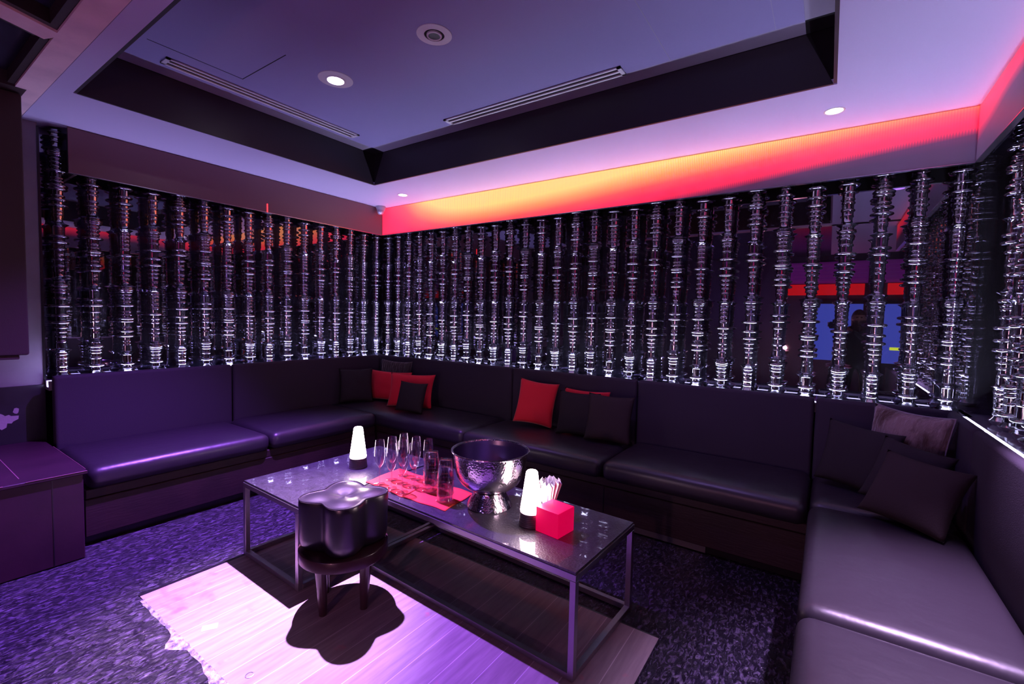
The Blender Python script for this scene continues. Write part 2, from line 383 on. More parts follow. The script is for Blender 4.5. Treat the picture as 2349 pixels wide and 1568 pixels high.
# torn light edge of the wood towards the camera
we = MB(); up_e, lo_e = [], []
for k in range(61):
    x = -2.66 + 0.96 * k / 60; g_ = .012 + .016 * abs(noise.noise(Vector((x * 9, 1, 0)))) + (.05 * math.exp(-((x + 2.20) / .05) ** 2)) + .02 * math.exp(-((x + 1.85) / .09) ** 2)
    up_e.append((x, .777 + .006 * noise.noise(Vector((x * 30, 5, 0))), .0008)); lo_e.append((x, .775 - g_ + .006 * noise.noise(Vector((x * 55, 9, 0))), -.0032))
vu_ = [we.b.verts.new(q) for q in up_e]; vl_ = [we.b.verts.new(q) for q in lo_e]
for k in range(60): we.b.faces.new((vl_[k], vl_[k + 1], vu_[k + 1], vu_[k]))
M['torn'] = pmat('torn_filler', (0.42, 0.40, 0.44), 0.5, bump=(90, 0.006, (1, 1, 1)), var=(40, (0.10, 0.08, 0.13), 0.42, 0.62))
struct(we.build('trim_13', M['torn']), 'torn pale edge of the wooden floor')

# ---------------------------------------------------------------- walls
struct(MB().box(MXL - 0.12, MXL, YW, MYB + 0.12, 0, ZC + 0.05).build('wall_left', M['mirror']))
struct(MB().box(MXL, MXR, MYB, MYB + 0.12, 0, ZC + 0.05).build('wall_back', M['mirror']))
struct(MB().box(MXR, MXR + 0.12, 0.3, MYB + 0.12, 0, ZC + 0.05).build('wall_right', M['mirror']))
struct(MB().box(MXL - 0.12, -4.40, YE - 1.5, YW, 0.87, ZC + 0.05).build('wall_pier', M['pier']))
lw = struct(MB().box(MXL - 0.12, -4.38, YE - 1.5, YW, 0, 0.87).build('wall_pier', M['pierdark']))
# paint chip on the dark lower wall
cb_ = MB()
pts = []
for k in range(18):
    a = 2 * PI * k / 18; r_ = 0.045 * (1 + 0.35 * math.sin(3 * a + 1) + 0.18 * math.sin(7 * a))
    pts.append((-4.381, 0.565 + r_ * math.cos(a) * 1.1, 0.655 + r_ * math.sin(a)))
cb_.poly(pts, thick=(0.002, 0, 0))
pts = [(-4.381, 0.62 + 0.012 * math.cos(2 * PI * k / 9) * (1 + .4 * (k % 2)), 0.71 + 0.02 * math.sin(2 * PI * k / 9)) for k in range(9)]
cb_.poly(pts, thick=(0.002, 0, 0))
cb_.build('bare_patch', M['chip'], lw)
# mirror edge trim beside the pier
struct(MB().box(-4.50, -4.395, YW - 0.004, YW + 0.008, 0.87, 2.60).build('trim_3', M['toe']))

# ---------------------------------------------------------------- soffit with rectangular coffer
cx0, cx1, cy0, cy1 = -3.60, -0.04, 0.79, 2.872
sf = MB()
ye = 0.684
e_ = 0.0152
sf.box(MXL, cx0 - e_, ye, MYB, ZS, ZS + 0.03)
sf.box(cx1 + e_, MXR, YE - 1.0, MYB, ZS, ZS + 0.03)
sf.box(cx0 - e_, cx1 + e_, cy1 + e_, MYB, ZS, ZS + 0.03)
sf.box(cx0 - e_, cx1 + e_, ye, cy0 - e_, ZS, ZS + 0.03)
struct(sf.build('ceiling', M['paint']))
# upper ceiling (inner field) and its border band
ins = 0.13
M['paint_shaded'] = pmat('ceiling_paint_shaded', (0.28, 0.25, 0.48), 0.55)  # ceiling paint darkened: the recess's weaker light is put into the colour
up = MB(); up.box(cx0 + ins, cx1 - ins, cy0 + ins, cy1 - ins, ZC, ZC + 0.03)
struct(up.build('ceiling', M['paint_shaded']))
bd = MB()
bd.box(cx0 + ins, cx1 - ins, cy1 - ins, cy1, ZC + 0.004, ZC + 0.03)
bd.box(cx0, cx0 + ins, cy0 + ins, cy1 - ins, ZC + 0.004, ZC + 0.03)
bd.box(cx1 - ins, cx1, cy0 + ins, cy1 - ins, ZC + 0.004, ZC + 0.03)
bd.box(cx0 + ins, cx1 - ins, cy0, cy0 + ins, ZC + 0.004, ZC + 0.03)
struct(bd.build('ceiling', M['ceilglossy']))
vd = MB()
for x0, x1 in ((cx0, cx0 + ins), (cx1 - ins, cx1)):
    for y0, y1 in ((cy0, cy0 + ins), (cy1 - ins, cy1)): vd.box(x0, x1, y0, y1, ZC + 0.004, ZC + 0.03)
vd.box(cx0 - 0.03, cx0 - 0.02, cy0 - 0.02, cy1 + 0.02, ZS + 0.03, ZC + 0.03)
vd.box(cx1 + 0.02, cx1 + 0.03, cy0 - 0.02, cy1 + 0.02, ZS + 0.03, ZC + 0.03)
vd.box(cx0 - 0.02, cx1 + 0.02, cy1 + 0.02, cy1 + 0.03, ZS + 0.03, ZC + 0.03)
vd.box(cx0 - 0.02, cx1 + 0.02, cy0 - 0.03, cy0 - 0.02, ZS + 0.03, ZC + 0.03)
struct(vd.build('ceiling', M['void']))
# side flaps: trapezoids with slanted ends
pn = MB()
pn.poly([(cx0, cy1, ZS), (cx1, cy1, ZS), (cx1 - ins, cy1, ZC), (cx0 + ins, cy1, ZC)], thick=(0, 0.015, 0))
pn.poly([(cx0, cy0, ZS), (cx1, cy0, ZS), (cx1 - ins, cy0, ZC), (cx0 + ins, cy0, ZC)], thick=(0, -0.015, 0))
pn.poly([(cx0, cy0, ZS), (cx0, cy1, ZS), (cx0, cy1 - ins, ZC), (cx0, cy0 + ins, ZC)], thick=(-0.015, 0, 0))
pn.poly([(cx1, cy0, ZS), (cx1, cy1, ZS), (cx1, cy1 - ins, ZC), (cx1, cy0 + ins, ZC)], thick=(0.015, 0, 0))
struct(pn.build('trim_4', M['dark_panel']), 'dark side panels of the ceiling recess')

# hatch outline and joints in the inner ceiling
def thinline(p0, p1, wd, z): return (p0, p1, wd, z)
hb = MB()
for a, b_ in (((-3.20, 1.0), (-3.20, 1.505)), ((-3.20, 1.505), (-2.69, 1.505))):
    hb.box(min(a[0], b_[0]) - .0025, max(a[0], b_[0]) + .0025, min(a[1], b_[1]) - .0025, max(a[1], b_[1]) + .0025, ZC - 0.001, ZC)
struct(hb.build('trim_5', M['void']), 'hairline outline of the ceiling hatch')
hb = MB(); hb.box(-0.825, -0.822, 1.2, 2.742, ZC - .0008, ZC); hb.box(-0.297, -0.295, 1.2, 2.742, ZC - .0008, ZC)
struct(hb.build('trim_6', M['ceilglossy']))

# ---------------------------------------------------------------- plaster beams and glass bays at the front left
bm_ = MB()
bm_.box(MXL, 1.2, 0.575, ye - 0.002, ZS, ZC + 0.1)
struct(bm_.build('trim_7', M['plaster']), 'plaster beam across the ceiling')
bm_ = MB(); bm_.obox((-2.965, 0.575, (ZS + ZC) / 2 + .05), (-2.40, -0.85, (ZS + ZC) / 2 + .05), 0.118, ZC - ZS + 0.1)
struct(bm_.build('trim_8', M['plaster']), 'short plaster beam running off the main beam')
ZG = ZS + 0.075
sd_ = Vector((-2.40 + 2.965, -0.85 - 0.575, 0)).normalized(); sn_ = Vector((-sd_.y, sd_.x, 0))
for i, (x0, x1, sg) in enumerate(((MXL, -3.035, -1), (-2.895, 1.2, 1))):
    fr = MB()
    fr.box(x0, x1, 0.545, 0.573, ZS + .012, ZG)
    q = Vector((-2.965, 0.56, ZS + .043)) - sn_ * 0.077 * (-1 if sg > 0 else 1) * 1.0
    fr.obox(q, q + sd_ * 1.5, 0.030, 0.062)
    struct(fr.build('window_%d' % (i + 1), M['brown_frame']), 'brown frame of a dark glazed ceiling bay')
struct(MB().box(MXL, 1.2, YE - 3.9, 0.573, ZG, ZG + 0.03).build('window_3', M['dark_glass']), 'dark glazed ceiling bays')

# hanging dark panel
t_ = thing('hanging_panel', 'tall dark brown panel hanging at the left edge above the wooden box', 'panel', (-3.9, 0.3, 1.1))
MB().box(-0.05, 0.02, -0.8, 0.312, 0.012, 1.515, 0.012, 2).build('panel_face', M['blind'], t_, True)
MB().box(-0.045, 0.005, -0.8, 0.272, -0.012, 0.012, 0.003, 1).build('bottom_bar', M['blind'], t_)
# pelmet above it, under the beam bays
struct(MB().box(-4.38, -3.80, YE, 0.62, 2.62, 2.75).build('trim_9', M['brown_frame']))

# ---------------------------------------------------------------- fascias
fl = thing('fascia_board', 'brown satin board above the left row of glass rods', 'wall panel', (XL, 0.89, ZF))
MB().box(-0.022, 0, 0, YB - 0.89 - .002, 0, ZS - ZF - .004).build('board', M['fascia'], fl)
MB().box(-0.196, -0.023, 0.036, 0.052, 0, ZS - ZF - .004).build('end_return', M['fascia'], fl)
MB().box(-0.022, 0.002, -0.001, YB - 0.89 - .002, -0.004, 0.0).build('edge_strip', M['trimline'], fl)
MB().box(0.0, 0.004, 1.337, 1.345, 0.0, 0.075).build('red_led_line', M['redline'], fl)
fb = thing('led_screen', 'long glowing screen fading from yellow to red above the back wall', 'light panel', (XL, YB, ZF))
Wb = XR - XL
def kA(l): return [(u_, v_ / 2 + .5) for u_, v_ in l]
smb = screen_mat('led_screen_picture',
    kA([(0, .28), (.05, .33), (.12, .40), (.25, .52), (.45, .44), (.62, .26), (.75, .08), (.88, -.14), (1, -.34)]),
    [(0, .10), (.06, .20), (.14, .52), (.25, .75), (.45, .80), (.62, .80), (.8, .90), (1, .98)], 'X', 0, Wb, 0, ZS - ZF, True, 2.1)
MB().box(0, Wb, 0, 0.008, 0, ZS - ZF - .004).build('screen', smb, fb)
MB().box(0, Wb, 0.0085, 0.024, 0, ZS - ZF - .004).build('backing', M['black'], fb)
MB().box(0, Wb, -0.004, 0.024, -0.004, 0.0).build('edge_strip', M['trimline'], fb)
fr_ = thing('led_screen', 'short glowing red screen above the right wall', 'light panel', (XR, 0.3, ZF))
Wr = YB - 0.3
smr = screen_mat('led_screen_picture_side',
    kA([(0, -.1), (.5, -.25), (.8, -.30), (.92, -.12), (1, -.02)]),
    [(0, .7), (.5, .72), (.8, .75), (.92, .60), (1, .50)], 'Y', 0, Wr, 0, ZS - ZF, False, 1.6)
MB().box(0, 0.008, 0, Wr, 0, ZS - ZF - .004).build('screen', smr, fr_)
MB().box(0.0085, 0.024, 0, Wr, 0, ZS - ZF - .004).build('backing', M['black'], fr_)
MB().box(-0.004, 0.024, 0, Wr, -0.004, 0.0).build('edge_strip', M['trimline'], fr_)

# ---------------------------------------------------------------- ledges with light strips
def channel(a):      # open stone trough: floor and two lips
    mb = MB()
    for q in a: mb.box(*q)
    return mb
d_ = ZL - .042
struct(channel([(MXL, -4.282, YW, MYB, d_ - .02, d_), (MXL, -4.346, YW, MYB, d_, ZL), (-4.296, -4.282, YW, 3.545, d_, ZL)]).build('trim_10', M['ledge']))
struct(channel([(-4.282, 0.622, 3.535, MYB, d_ - .02, d_), (-4.346, 0.70, 3.600, MYB, d_, ZL), (-4.282, 0.622, 3.535, 3.549, d_, ZL)]).build('trim_11', M['ledge']))
struct(channel([(0.622, MXR, 0.3, MYB, d_ - .02, d_), (0.672, MXR, 0.3, MYB, d_, ZL), (0.622, 0.636, 0.3, 3.545, d_, ZL)]).build('trim_12', M['ledge']))
def strip(name, label, x0, x1, y0, y1, mat):
    o = MB().box(x0, x1, y0, y1, d_, d_ + 0.004).build(name, mat); return tag(o, label, 'light strip')
strip('light_strip', 'white light strip in the ledge below the left row of glass rods', -4.344, -4.298, YW + .01, 3.54, M['ledviolet'])
strip('light_strip', 'white light strip in the ledge below the back row of glass rods', -4.33, 0.66, 3.551, 3.598, M['led'])
strip('light_strip', 'white light strip in the ledge below the right row of glass rods', 0.638, 0.670, 0.3, 3.54, M['led'])

# ---------------------------------------------------------------- turned glass columns
# each module: height, ring list as (offset below its top, radius, neck radius)
MOD = {
 'A': (0.500, [(0.024, .056, .046), (0.038, .053, .042), (.062, .046, .036), (.088, .047, .036), (.115, .043, .035), (.145, .060, .036), (.190, .043, .034), (.214, .047, .036), (.243, .058, .040), (.263, .055, .036), (.310, .044, .034), (.338, .055, .034), (.375, .056, .030), (.412, .034, .026), (.436, .034, .026)], .072),
 'B': (0.420, [(.030, .043, .034), (.055, .041, .032), (.082, .039, .031), (.112, .040, .031), (.145, .041, .032), (.192, .056, .034), (.230, .046, .032), (.258, .041, .031), (.306, .042, .031), (.338, .045, .032), (.368, .036, .028), (.392, .034, .026)], .055),
 'C': (0.490, [(.045, .052, .040), (.070, .046, .036), (.090, .045, .036), (.130, .043, .036), (.185, .060, .038), (.250, .056, .036), (.300, .058, .036), (.335, .046, .034), (.365, .046, .032), (.395, .040, .030), (.430, .036, .028), (.455, .034, .026)], .058),
 'D': (0.375, [(.040, .038, .030), (.085, .056, .032), (.125, .058, .034), (.172, .046, .030), (.212, .036, .028), (.238, .040, .028), (.285, .042, .027), (.318, .033, .026)], .058),
}
H = {k: v[0] for k, v in MOD.items()}
def module_profile(k, zt, zb):      # turned profile from zb up to the dome above the rim at zt
    h, rings_, R = MOD[k]
    n = int((zt + 0.046 - zb) / 0.0022); out = []
    for i in range(n + 1):
        z = zb + (zt + 0.046 - zb) * i / n; d = zt - z           # d: depth below the rim
        r_ = 0.027 + 0.010 * max(0, min(1, (h - d) / h)) if d > 0 else 0.0
        if d >= 0: r_ = max(r_, 0.030 + (R - 0.030) * math.exp(-(d / 0.014) ** 1.3))      # flared underside of the rim
        else: r_ = max(0.026, 0.026 + (R - 0.026) * math.exp(-(-d / 0.0085) ** 1.15))
        for off, rr, nn in rings_:
            hw = 0.0115 if rr > .05 else 0.0085
            if rr < .05: rr = nn + (rr - nn) * .75
            e = (d - off) / hw
            if abs(e) < 1: r_ = max(r_, nn + (rr - nn) * math.sqrt(1 - e * e) ** .9)
        out.append((r_, z))
    return [(0, zb), (out[0][0], zb)] + out[1:], out[-1][1]
def column_segments(phase):          # list of (profile) meshes for one column, stacked from the ledge
    order = ['A', 'B', 'C', 'D']; first = {0: ('D', .167), 1: ('A', .232), 2: ('B', .202), 3: ('C', .267)}[phase % 4]
    k, ht = first; segs = []; z = 0.0; zt = ht
    i = order.index(k); top = 1.70
    bottom = z
    while True:
        pr, zend = module_profile(order[i % 4], zt, bottom)
        if bottom == 0.0:       # foot flare on the ledge
            R = MOD[order[i % 4]][2]
            pr = [(0, 0), (R * .62, 0), (R * .70, .006), (R * .92, .020), (R * .95, .025), (R * .80, .033), (.038, .042)] + [(max(q[0], .034), q[1]) for q in pr[2:] if q[1] > .046]
        if zend > top:
            pr = [q for q in pr if q[1] < top]; zend = top; pr.append((pr[-1][0], top)); pr.append((0, top)); segs.append(pr); break
        pr.append((0, zend)); segs.append(pr)
        bottom = zend + 0.0006
        i += 1; zt += H[order[i % 4]]
        if bottom > top - .03: break
    return segs
seg_meshes = {}
def column_mesh(phase, seg, tall=False):
    out = []
    for pr in column_segments(phase):
        mb = MB(); mb.lathe(pr, seg); o = mb.build('glass_module', M['glass'], None, True); out.append(o.data); bpy.data.objects.remove(o)
    return out
for ph in range(4): seg_meshes[ph] = column_mesh(ph, 28)
ORD = ['first', 'second', 'third', 'fourth', 'fifth', 'sixth', 'seventh', 'eighth', 'ninth', 'tenth', 'eleventh', 'twelfth', 'thirteenth', 'fourteenth', 'fifteenth', 'sixteenth', 'seventeenth', 'eighteenth', 'nineteenth', 'twentieth', 'twenty-first', 'twenty-second', 'twenty-third', 'twenty-fourth', 'twenty-fifth', 'twenty-sixth', 'twenty-seventh', 'twenty-eighth', 'twenty-ninth']
FOOT = {0: 'low collar', 1: 'low flared rim', 2: 'low cup', 3: 'low rings'}
def place_column(x, y, ph, label, group, rz):
    t = thing('turned_glass_rod', label, 'glass rod', (x, y, ZL), rz, group)
    for me in seg_meshes[ph % 4]:
        o = bpy.data.objects.new('glass_module', me); col.objects.link(o); o.parent = t
for k in range(16):
    place_column(-4.40, 0.848 + 0.1804 * k, (2 + k) % 4, 'turned glass rod on the left wall, %s from its left end, %s' % (ORD[k], FOOT[(2 + k) % 4]), 'turned glass rods on the left wall', k * .7)
for k in range(29):
    place_column(-4.301 + 0.1747 * k, 3.655, k % 4, 'turned glass rod on the back wall, %s from the left corner, %s' % (ORD[k], FOOT[k % 4]), 'turned glass rods on the back wall', k * .9)
for k in range(16):
    place_column(0.767, 3.40 - 0.178 * k, (k + 2) % 4, 'turned glass rod on the right wall, %s from the back corner, %s' % (ORD[k], FOOT[(k + 2) % 4]), 'turned glass rods on the right wall', k * 1.1)

# ---------------------------------------------------------------- banquette
def cushion(name, x0, x1, y0, y1, z0, z1, mat, label, cat, group, bev=0.045, puff=0.012, nx=14, ny=14, sag=True):
    cx_, cy_ = (x0 + x1) / 2, (y0 + y1) / 2
    w_, d_ = x1 - x0, y1 - y0; h_ = z1 - z0
    mb = MB(); mb.box(-w_ / 2, w_ / 2, -d_ / 2, d_ / 2, 0, h_, bev, 5)
    # subdivide the big top by bisecting
    g = lambda: mb.b.verts[:] + mb.b.edges[:] + mb.b.faces[:]
    for i in range(1, nx): bmesh.ops.bisect_plane(mb.b, geom=g(), plane_co=(-w_ / 2 + w_ * i / nx, 0, 0), plane_no=(1, 0, 0))
    for i in range(1, ny): bmesh.ops.bisect_plane(mb.b, geom=g(), plane_co=(0, -d_ / 2 + d_ * i / ny, 0), plane_no=(0, 1, 0))
    for v in mb.b.verts:
        if v.co.z > h_ * .5:
            u, w2 = abs(v.co.x) / (w_ / 2), abs(v.co.y) / (d_ / 2)
            f = max(0, 1 - u ** 4) * max(0, 1 - w2 ** 4)
            v.co.z += puff * f - puff * .5 + 0.004 * noise.noise(Vector((v.co.x * 4 + x0, v.co.y * 4 + y0, 1.3))) * f
    o = mb.build(name, mat, None, 'all'); o.location = (cx_, cy_, z0)
    return tag(o, label, cat, group)
ZB, ZT = 0.335, 0.472
def base(name, x0, x1, y0, y1, label, front):
    t = thing(name, label, 'bench base', (0, 0, 0))
    MB().box(x0, x1, y0, y1, 0.055, 0.275, 0.004, 1).build('front_panel', M['woodbase'], t)
    a = [x0, x1, y0, y1]
    MB().box(x0 + .004, x1 - .004, y0 + .004, y1 - .004, 0.277, ZB - .001, 0.004, 1).build('upper_rail', M['woodbase'], t)
    if front == 'x': a = [x0, x1 - .05, y0, y1]
    elif front == 'y': a = [x0, x1, y0 + .05, y1]
    else: a = [x0 + .05, x1, y0, y1]
    MB().box(*a, -.002, 0.055).build('toe_kick', M['toe'], t)
    return t
base('bench_base', -4.37, -3.52, 0.76, 2.85, 'dark wood base below the left bench', 'x')
bb = base('bench_base', -4.37, 0.60, 2.885, 3.56, 'dark wood base below the back bench', 'y')
MB().box(-2.4, -0.55, 2.925, 2.934, 0.0, 0.05).build('kick_plate', M['kick'], bb)
for x in (-1.20, -2.42): MB().box(x - .003, x + .003, 2.882, 2.886, 0.06, 0.27).build('panel_joint', M['toe'], bb)
base('bench_base', 0.03, 0.60, 0.30, 2.88, 'dark wood base below the right bench', 'xr')
GS = 'bench seat cushions'
def seat(x0, x1, y0, y1, lab): cushion('seat_cushion', x0, x1, y0, y1, ZB, ZT, M['leather'], lab, 'seat cushion', GS, 0.05)
g2 = 0.004
seat(-4.205, -3.475, 0.765, 1.83 - g2, 'black leather seat cushion on the left bench, beside the wooden box')
seat(-4.205, -3.475, 1.83 + g2, 2.835, 'black leather seat cushion on the left bench, nearest the room corner')
seat(-4.205, -2.42 - g2, 2.838, 3.465, 'black leather seat cushion in the left corner below the red pillows')
seat(-2.42 + g2, -1.20 - g2, 2.81, 3.465, 'black leather seat cushion under the single red pillow of the back bench')
seat(-1.20 + g2, -0.04 - g2, 2.81, 3.465, 'bare black leather seat cushion right of the centre pillows on the back bench')
seat(-0.04 + g2, 0.560, 2.86 + g2, 3.465, 'black leather seat cushion in the right corner under the pile of pillows')
seat(-0.04, 0.560, 1.765 + g2, 2.86 - g2, 'creased black leather seat cushion on the right bench in front of the pillow pile')
seat(-0.04, 0.560, 0.66 + g2, 1.765 - g2, 'black leather seat cushion of the right bench in the lower right corner')
GB = 'bench backrests'
def back(x0, x1, y0, y1, lab): cushion('backrest', x0, x1, y0, y1, 0.40, 0.940, M['fabric'], lab, 'backrest', GB, 0.022, 0.0, 3, 3)
back(-4.278, -4.21, 0.77, 1.885 - g2, 'charcoal backrest of the left bench beside the wooden box')
back(-4.278, -4.21, 1.885 + g2, 3.46, 'charcoal backrest of the left bench next to the room corner')
back(-4.278, -2.38 - g2, 3.47, 3.532, 'charcoal backrest behind the left group of red pillows')
back(-2.38 + g2, -1.20 - g2, 3.47, 3.532, 'charcoal backrest behind the middle group of pillows')
back(-1.20 + g2, -0.045 - g2, 3.47, 3.532, 'charcoal backrest right of the middle group of pillows')
back(-0.045 + g2, 0.618, 3.47, 3.532, 'charcoal backrest behind the pillow pile in the right corner')
back(0.566, 0.618, 2.92 + g2, 3.466, 'charcoal backrest of the right bench next to the back corner')
back(0.566, 0.618, 1.80 + g2, 2.92 - g2, 'rounded charcoal backrest at the right picture edge')
back(0.566, 0.618, 0.66, 1.80 - g2, 'charcoal backrest at the near end of the right bench')

# wooden box at the left end
t_ = thing('wooden_box', 'wine coloured plank box at the left end of the bench', 'box', (0, 0, 0))
MB().box(-4.375, -3.37, -0.6, 0.725, 0.0, 0.478, 0.004, 1).build('body', M['boxwood'], t_)
MB().box(-4.375, -3.355, -0.6, 0.74, 0.478, 0.496, 0.003, 1).build('top_board', M['boxwood'], t_)
for y in (0.12, 0.37, 0.60): MB().box(-3.371, -3.3685, y - .002, y + .002, 0, .478).build('plank_joint', M['toe'], t_)
for y in (0.27, 0.49): MB().box(-4.3, -3.45, y - .0015, y + .0015, .4955, .4968).build('plank_joint', M['worn'], t_)
gb = MB()
gb.tube([(-3.3545, -0.3, .4955), (-3.3545, 0.42, .4955)], .0022, 6); gb.tube([(-3.3545, 0.5, .4955), (-3.3545, 0.738, .4955)], .0016, 6)
gb.tube([(-3.40, .7405, .4955), (-4.1, .7405, .4955)], .0013, 6); gb.box(-3.3545, -3.3525, .30, .35, .484, .496)
gb.build('worn_edge', M['worn'], t_)

# ---------------------------------------------------------------- tables
def frame_table(name, label, w_, d_, loc, rz, s_=0.026):
    t = thing(name, label, 'table', loc, rz)
    h_ = 0.424
    MB().box(0.004, w_ - .004, .004, d_ - .004, h_, h_ + .010, 0.001, 1).build('tabletop', M['stone'], t)
    for x in (0, w_ - s_):
        for y in (0, d_ - s_):
            MB().box(x, x + s_, y, y + s_, 0.0, h_ - s_ - .0005, .001, 1).build('leg', M['steel'], t)
    for y in (0, d_ - s_):
        MB().box(0, w_, y, y + s_, h_ - s_, h_ - .0005, .001, 1).build('top_rail', M['steel'], t)
        MB().box(s_, w_ - s_, y, y + s_, 0.001, s_, .001, 1).build('bottom_rail', M['steel'], t)
    for x in (0, w_ - s_):
        MB().box(x, x + s_, s_, d_ - s_, h_ - s_, h_ - .0005, .001, 1).build('top_rail', M['steel'], t)
        MB().box(x, x + s_, s_, d_ - s_, 0.001, s_, .001, 1).build('bottom_rail', M['steel'], t)
    return t
frame_table('low_table', 'small steel framed low table with dark stone top behind the stool', 0.586, 0.95, (-2.715, 1.264, 0), math.radians(-1.4))
frame_table('low_table', 'long steel framed low table with dark stone top carrying bowl and lamps', 1.375, 0.575, (-2.118, 1.607, 0), math.radians(-2.4))
TT = 0.4345

# ---------------------------------------------------------------- stool
t_ = thing('leather_stool', 'black leather clover-shaped stool on a round wooden frame', 'stool', (-1.888, 1.346, 0), math.radians(-37))
def clover(th, R=0.205, r=0.138):
    c = (1 + math.cos(4 * th)) / 2
    return r + (R - r) * (c ** 0.8)
SG = 96
sb = MB(); rings_ = []
for z, f, dn in ((0.2905, .0, 0), (0.291, .84, 0), (0.304, .93, 0), (0.315, .965, 0), (0.35, .985, 0), (0.42, .985, 0), (0.50, 1.0, 0), (0.522, .995, 0), (0.529, .975, 0), (0.527, .955, 0)):
    if f == 0: rings_.append([sb.b.verts.new((0, 0, z))]); continue
    rings_.append([sb.b.verts.new((.93 * clover(2 * PI * k / SG) * f * math.cos(2 * PI * k / SG), clover(2 * PI * k / SG) * f * math.sin(2 * PI * k / SG), z)) for k in range(SG)])
for f in (.85, .7, .55, .4, .25, .12):
    rr = []
    for k in range(SG):
        th = 2 * PI * k / SG; R_ = clover(th)
        lob = (1 + math.cos(4 * th)) / 2
        z = 0.527 + 0.013 * math.sin(PI * f) * (.35 + .65 * lob) - 0.008 * math.exp(-((f - .2) / .25) ** 2) - 0.003
        rr.append(sb.b.verts.new((.93 * R_ * f * math.cos(th), R_ * f * math.sin(th), z)))
    rings_.append(rr)
rings_.append([sb.b.verts.new((0, 0, .519))])
for a, b_ in zip(rings_, rings_[1:]):
    for k in range(SG):
        k2 = (k + 1) % SG
        if len(a) == 1: sb.b.faces.new((a[0], b_[k2], b_[k]))
        elif len(b_) == 1: sb.b.faces.new((a[k], a[k2], b_[0]))
        else: sb.b.faces.new((a[k], a[k2], b_[k2], b_[k]))
seat_o = sb.build('seat', M['leather2'], t_, 60)
MB().tube([(.93 * clover(2 * PI * k / SG) * .985 * math.cos(2 * PI * k / SG), clover(2 * PI * k / SG) * .985 * math.sin(2 * PI * k / SG), .528) for k in range(SG)], .0032, 6, close=True).build('piping', M['leather2'], seat_o, True)
MB().lathe([(0, .258), (.186, .256), (.190, .244), (.203, .243), (.206, .246), (.206, .292), (.204, .295), (.196, .2955), (.192, .290), (0, .290)], 64).build('ring_frame', M['ringwood'], t_, True)
for k in range(4):
    a = PI / 4 + k * PI / 2; c_, s_ = math.cos(a), math.sin(a)
    MB().tube([(c_ * .128, s_ * .128, 0.0), (c_ * .130, s_ * .130, .06), (c_ * .140, s_ * .140, .247)], [.017, .020, .029], 20).build('leg', M['ringwood'], t_, True)

# ---------------------------------------------------------------- things on the table
def clothmesh(pts4, z, th, n=24, amp=.0015):
    b_ = MB(); A, B_, C_, D_ = [Vector((*q, 0)) for q in pts4]; g = []
    for i in range(n + 1):
        row = []
        for j in range(n // 2 + 1):
            u, v = i / n, j / (n // 2)
            q = (A * (1 - u) + D_ * u) * (1 - v) + (B_ * (1 - u) + C_ * u) * v
            row.append((q.x + .003 * math.sin(v * 9 + u * 2), q.y + .003 * math.sin(u * 11), z + th + amp * noise.noise(Vector((u * 7, v * 4, 2)))))
        g.append(row)
    top = [[b_.b.verts.new(q) for q in r_] for r_ in g]; bot = [[b_.b.verts.new((q[0], q[1], z)) for q in r_] for r_ in g]
    m_ = n // 2
    for i in range(n):
        for j in range(m_):
            b_.b.faces.new((top[i][j], top[i][j + 1], top[i + 1][j + 1], top[i + 1][j])); b_.b.faces.new((bot[i][j], bot[i + 1][j], bot[i + 1][j + 1], bot[i][j + 1]))
    for i in range(n):
        b_.b.faces.new((top[i][0], top[i + 1][0], bot[i + 1][0], bot[i][0])); b_.b.faces.new((top[i][m_], bot[i][m_], bot[i + 1][m_], top[i + 1][m_]))
    for j in range(m_):
        b_.b.faces.new((top[0][j], bot[0][j], bot[0][j + 1], top[0][j + 1])); b_.b.faces.new((top[n][j], top[n][j + 1], bot[n][j + 1], bot[n][j]))
    return b_
tag(clothmesh([(-2.150, 1.672), (-2.178, 1.950), (-1.845, 1.936), (-1.820, 1.648)], TT, .0035).build('folded_napkin', M['redcloth'], None, 'all'), 'red folded napkin under the nine champagne flutes', 'napkin')
tag(clothmesh([(-1.818, 1.650), (-1.842, 1.934), (-1.548, 1.920), (-1.522, 1.660)], TT, .0035).build('folded_napkin', M['redcloth'], None, 'all'), 'red folded napkin under the two stacks of tumblers', 'napkin')
TC = TT + .0055
fp = [(0, 0), (.031, 0), (.0325, .0012), (.031, .0028), (.012, .0055), (.0045, .010), (.0038, .03), (.0038, .085), (.0055, .095), (.010, .101), (.020, .116), (.0265, .140), (.0288, .165), (.0280, .200), (.0250, .235), (.0225, .252), (.0218, .2525), (.0238, .235), (.0267, .200), (.0274, .165), (.0252, .140), (.0187, .117), (.008, .103), (0, .1005)]
f0 = thing('champagne_flute', '', 'glass', (0, 0, 0), 0, 'champagne flutes on the red napkin')
fb_ = [q for q in fp[:9]] + [(0, .095)]
MB().lathe(fb_, 24).build('stem', M['clear'], f0, True)
MB().lathe([(0, .0955)] + fp[8:], 28).build('bowl', M['clear'], f0, True)
rows = ['front', 'middle', 'back']; cols_ = ['left', 'middle', 'right']
first = True
for ri, y in enumerate((1.692, 1.783, 1.878)):
    for ci, x in enumerate((-2.058, -1.958, -1.868)):
        o = f0 if first else copy_tree(f0); first = False
        o.location = (x + .006 * math.sin(ri * 3 + ci), y + .004 * math.cos(ci * 2 + ri), TC)
        o['label'] = ('empty champagne flute in the middle of the nine on the red napkin' if ri == 1 and ci == 1 else 'empty champagne flute, %s row of the nine on the red napkin, %s one' % (rows[ri], cols_[ci]))
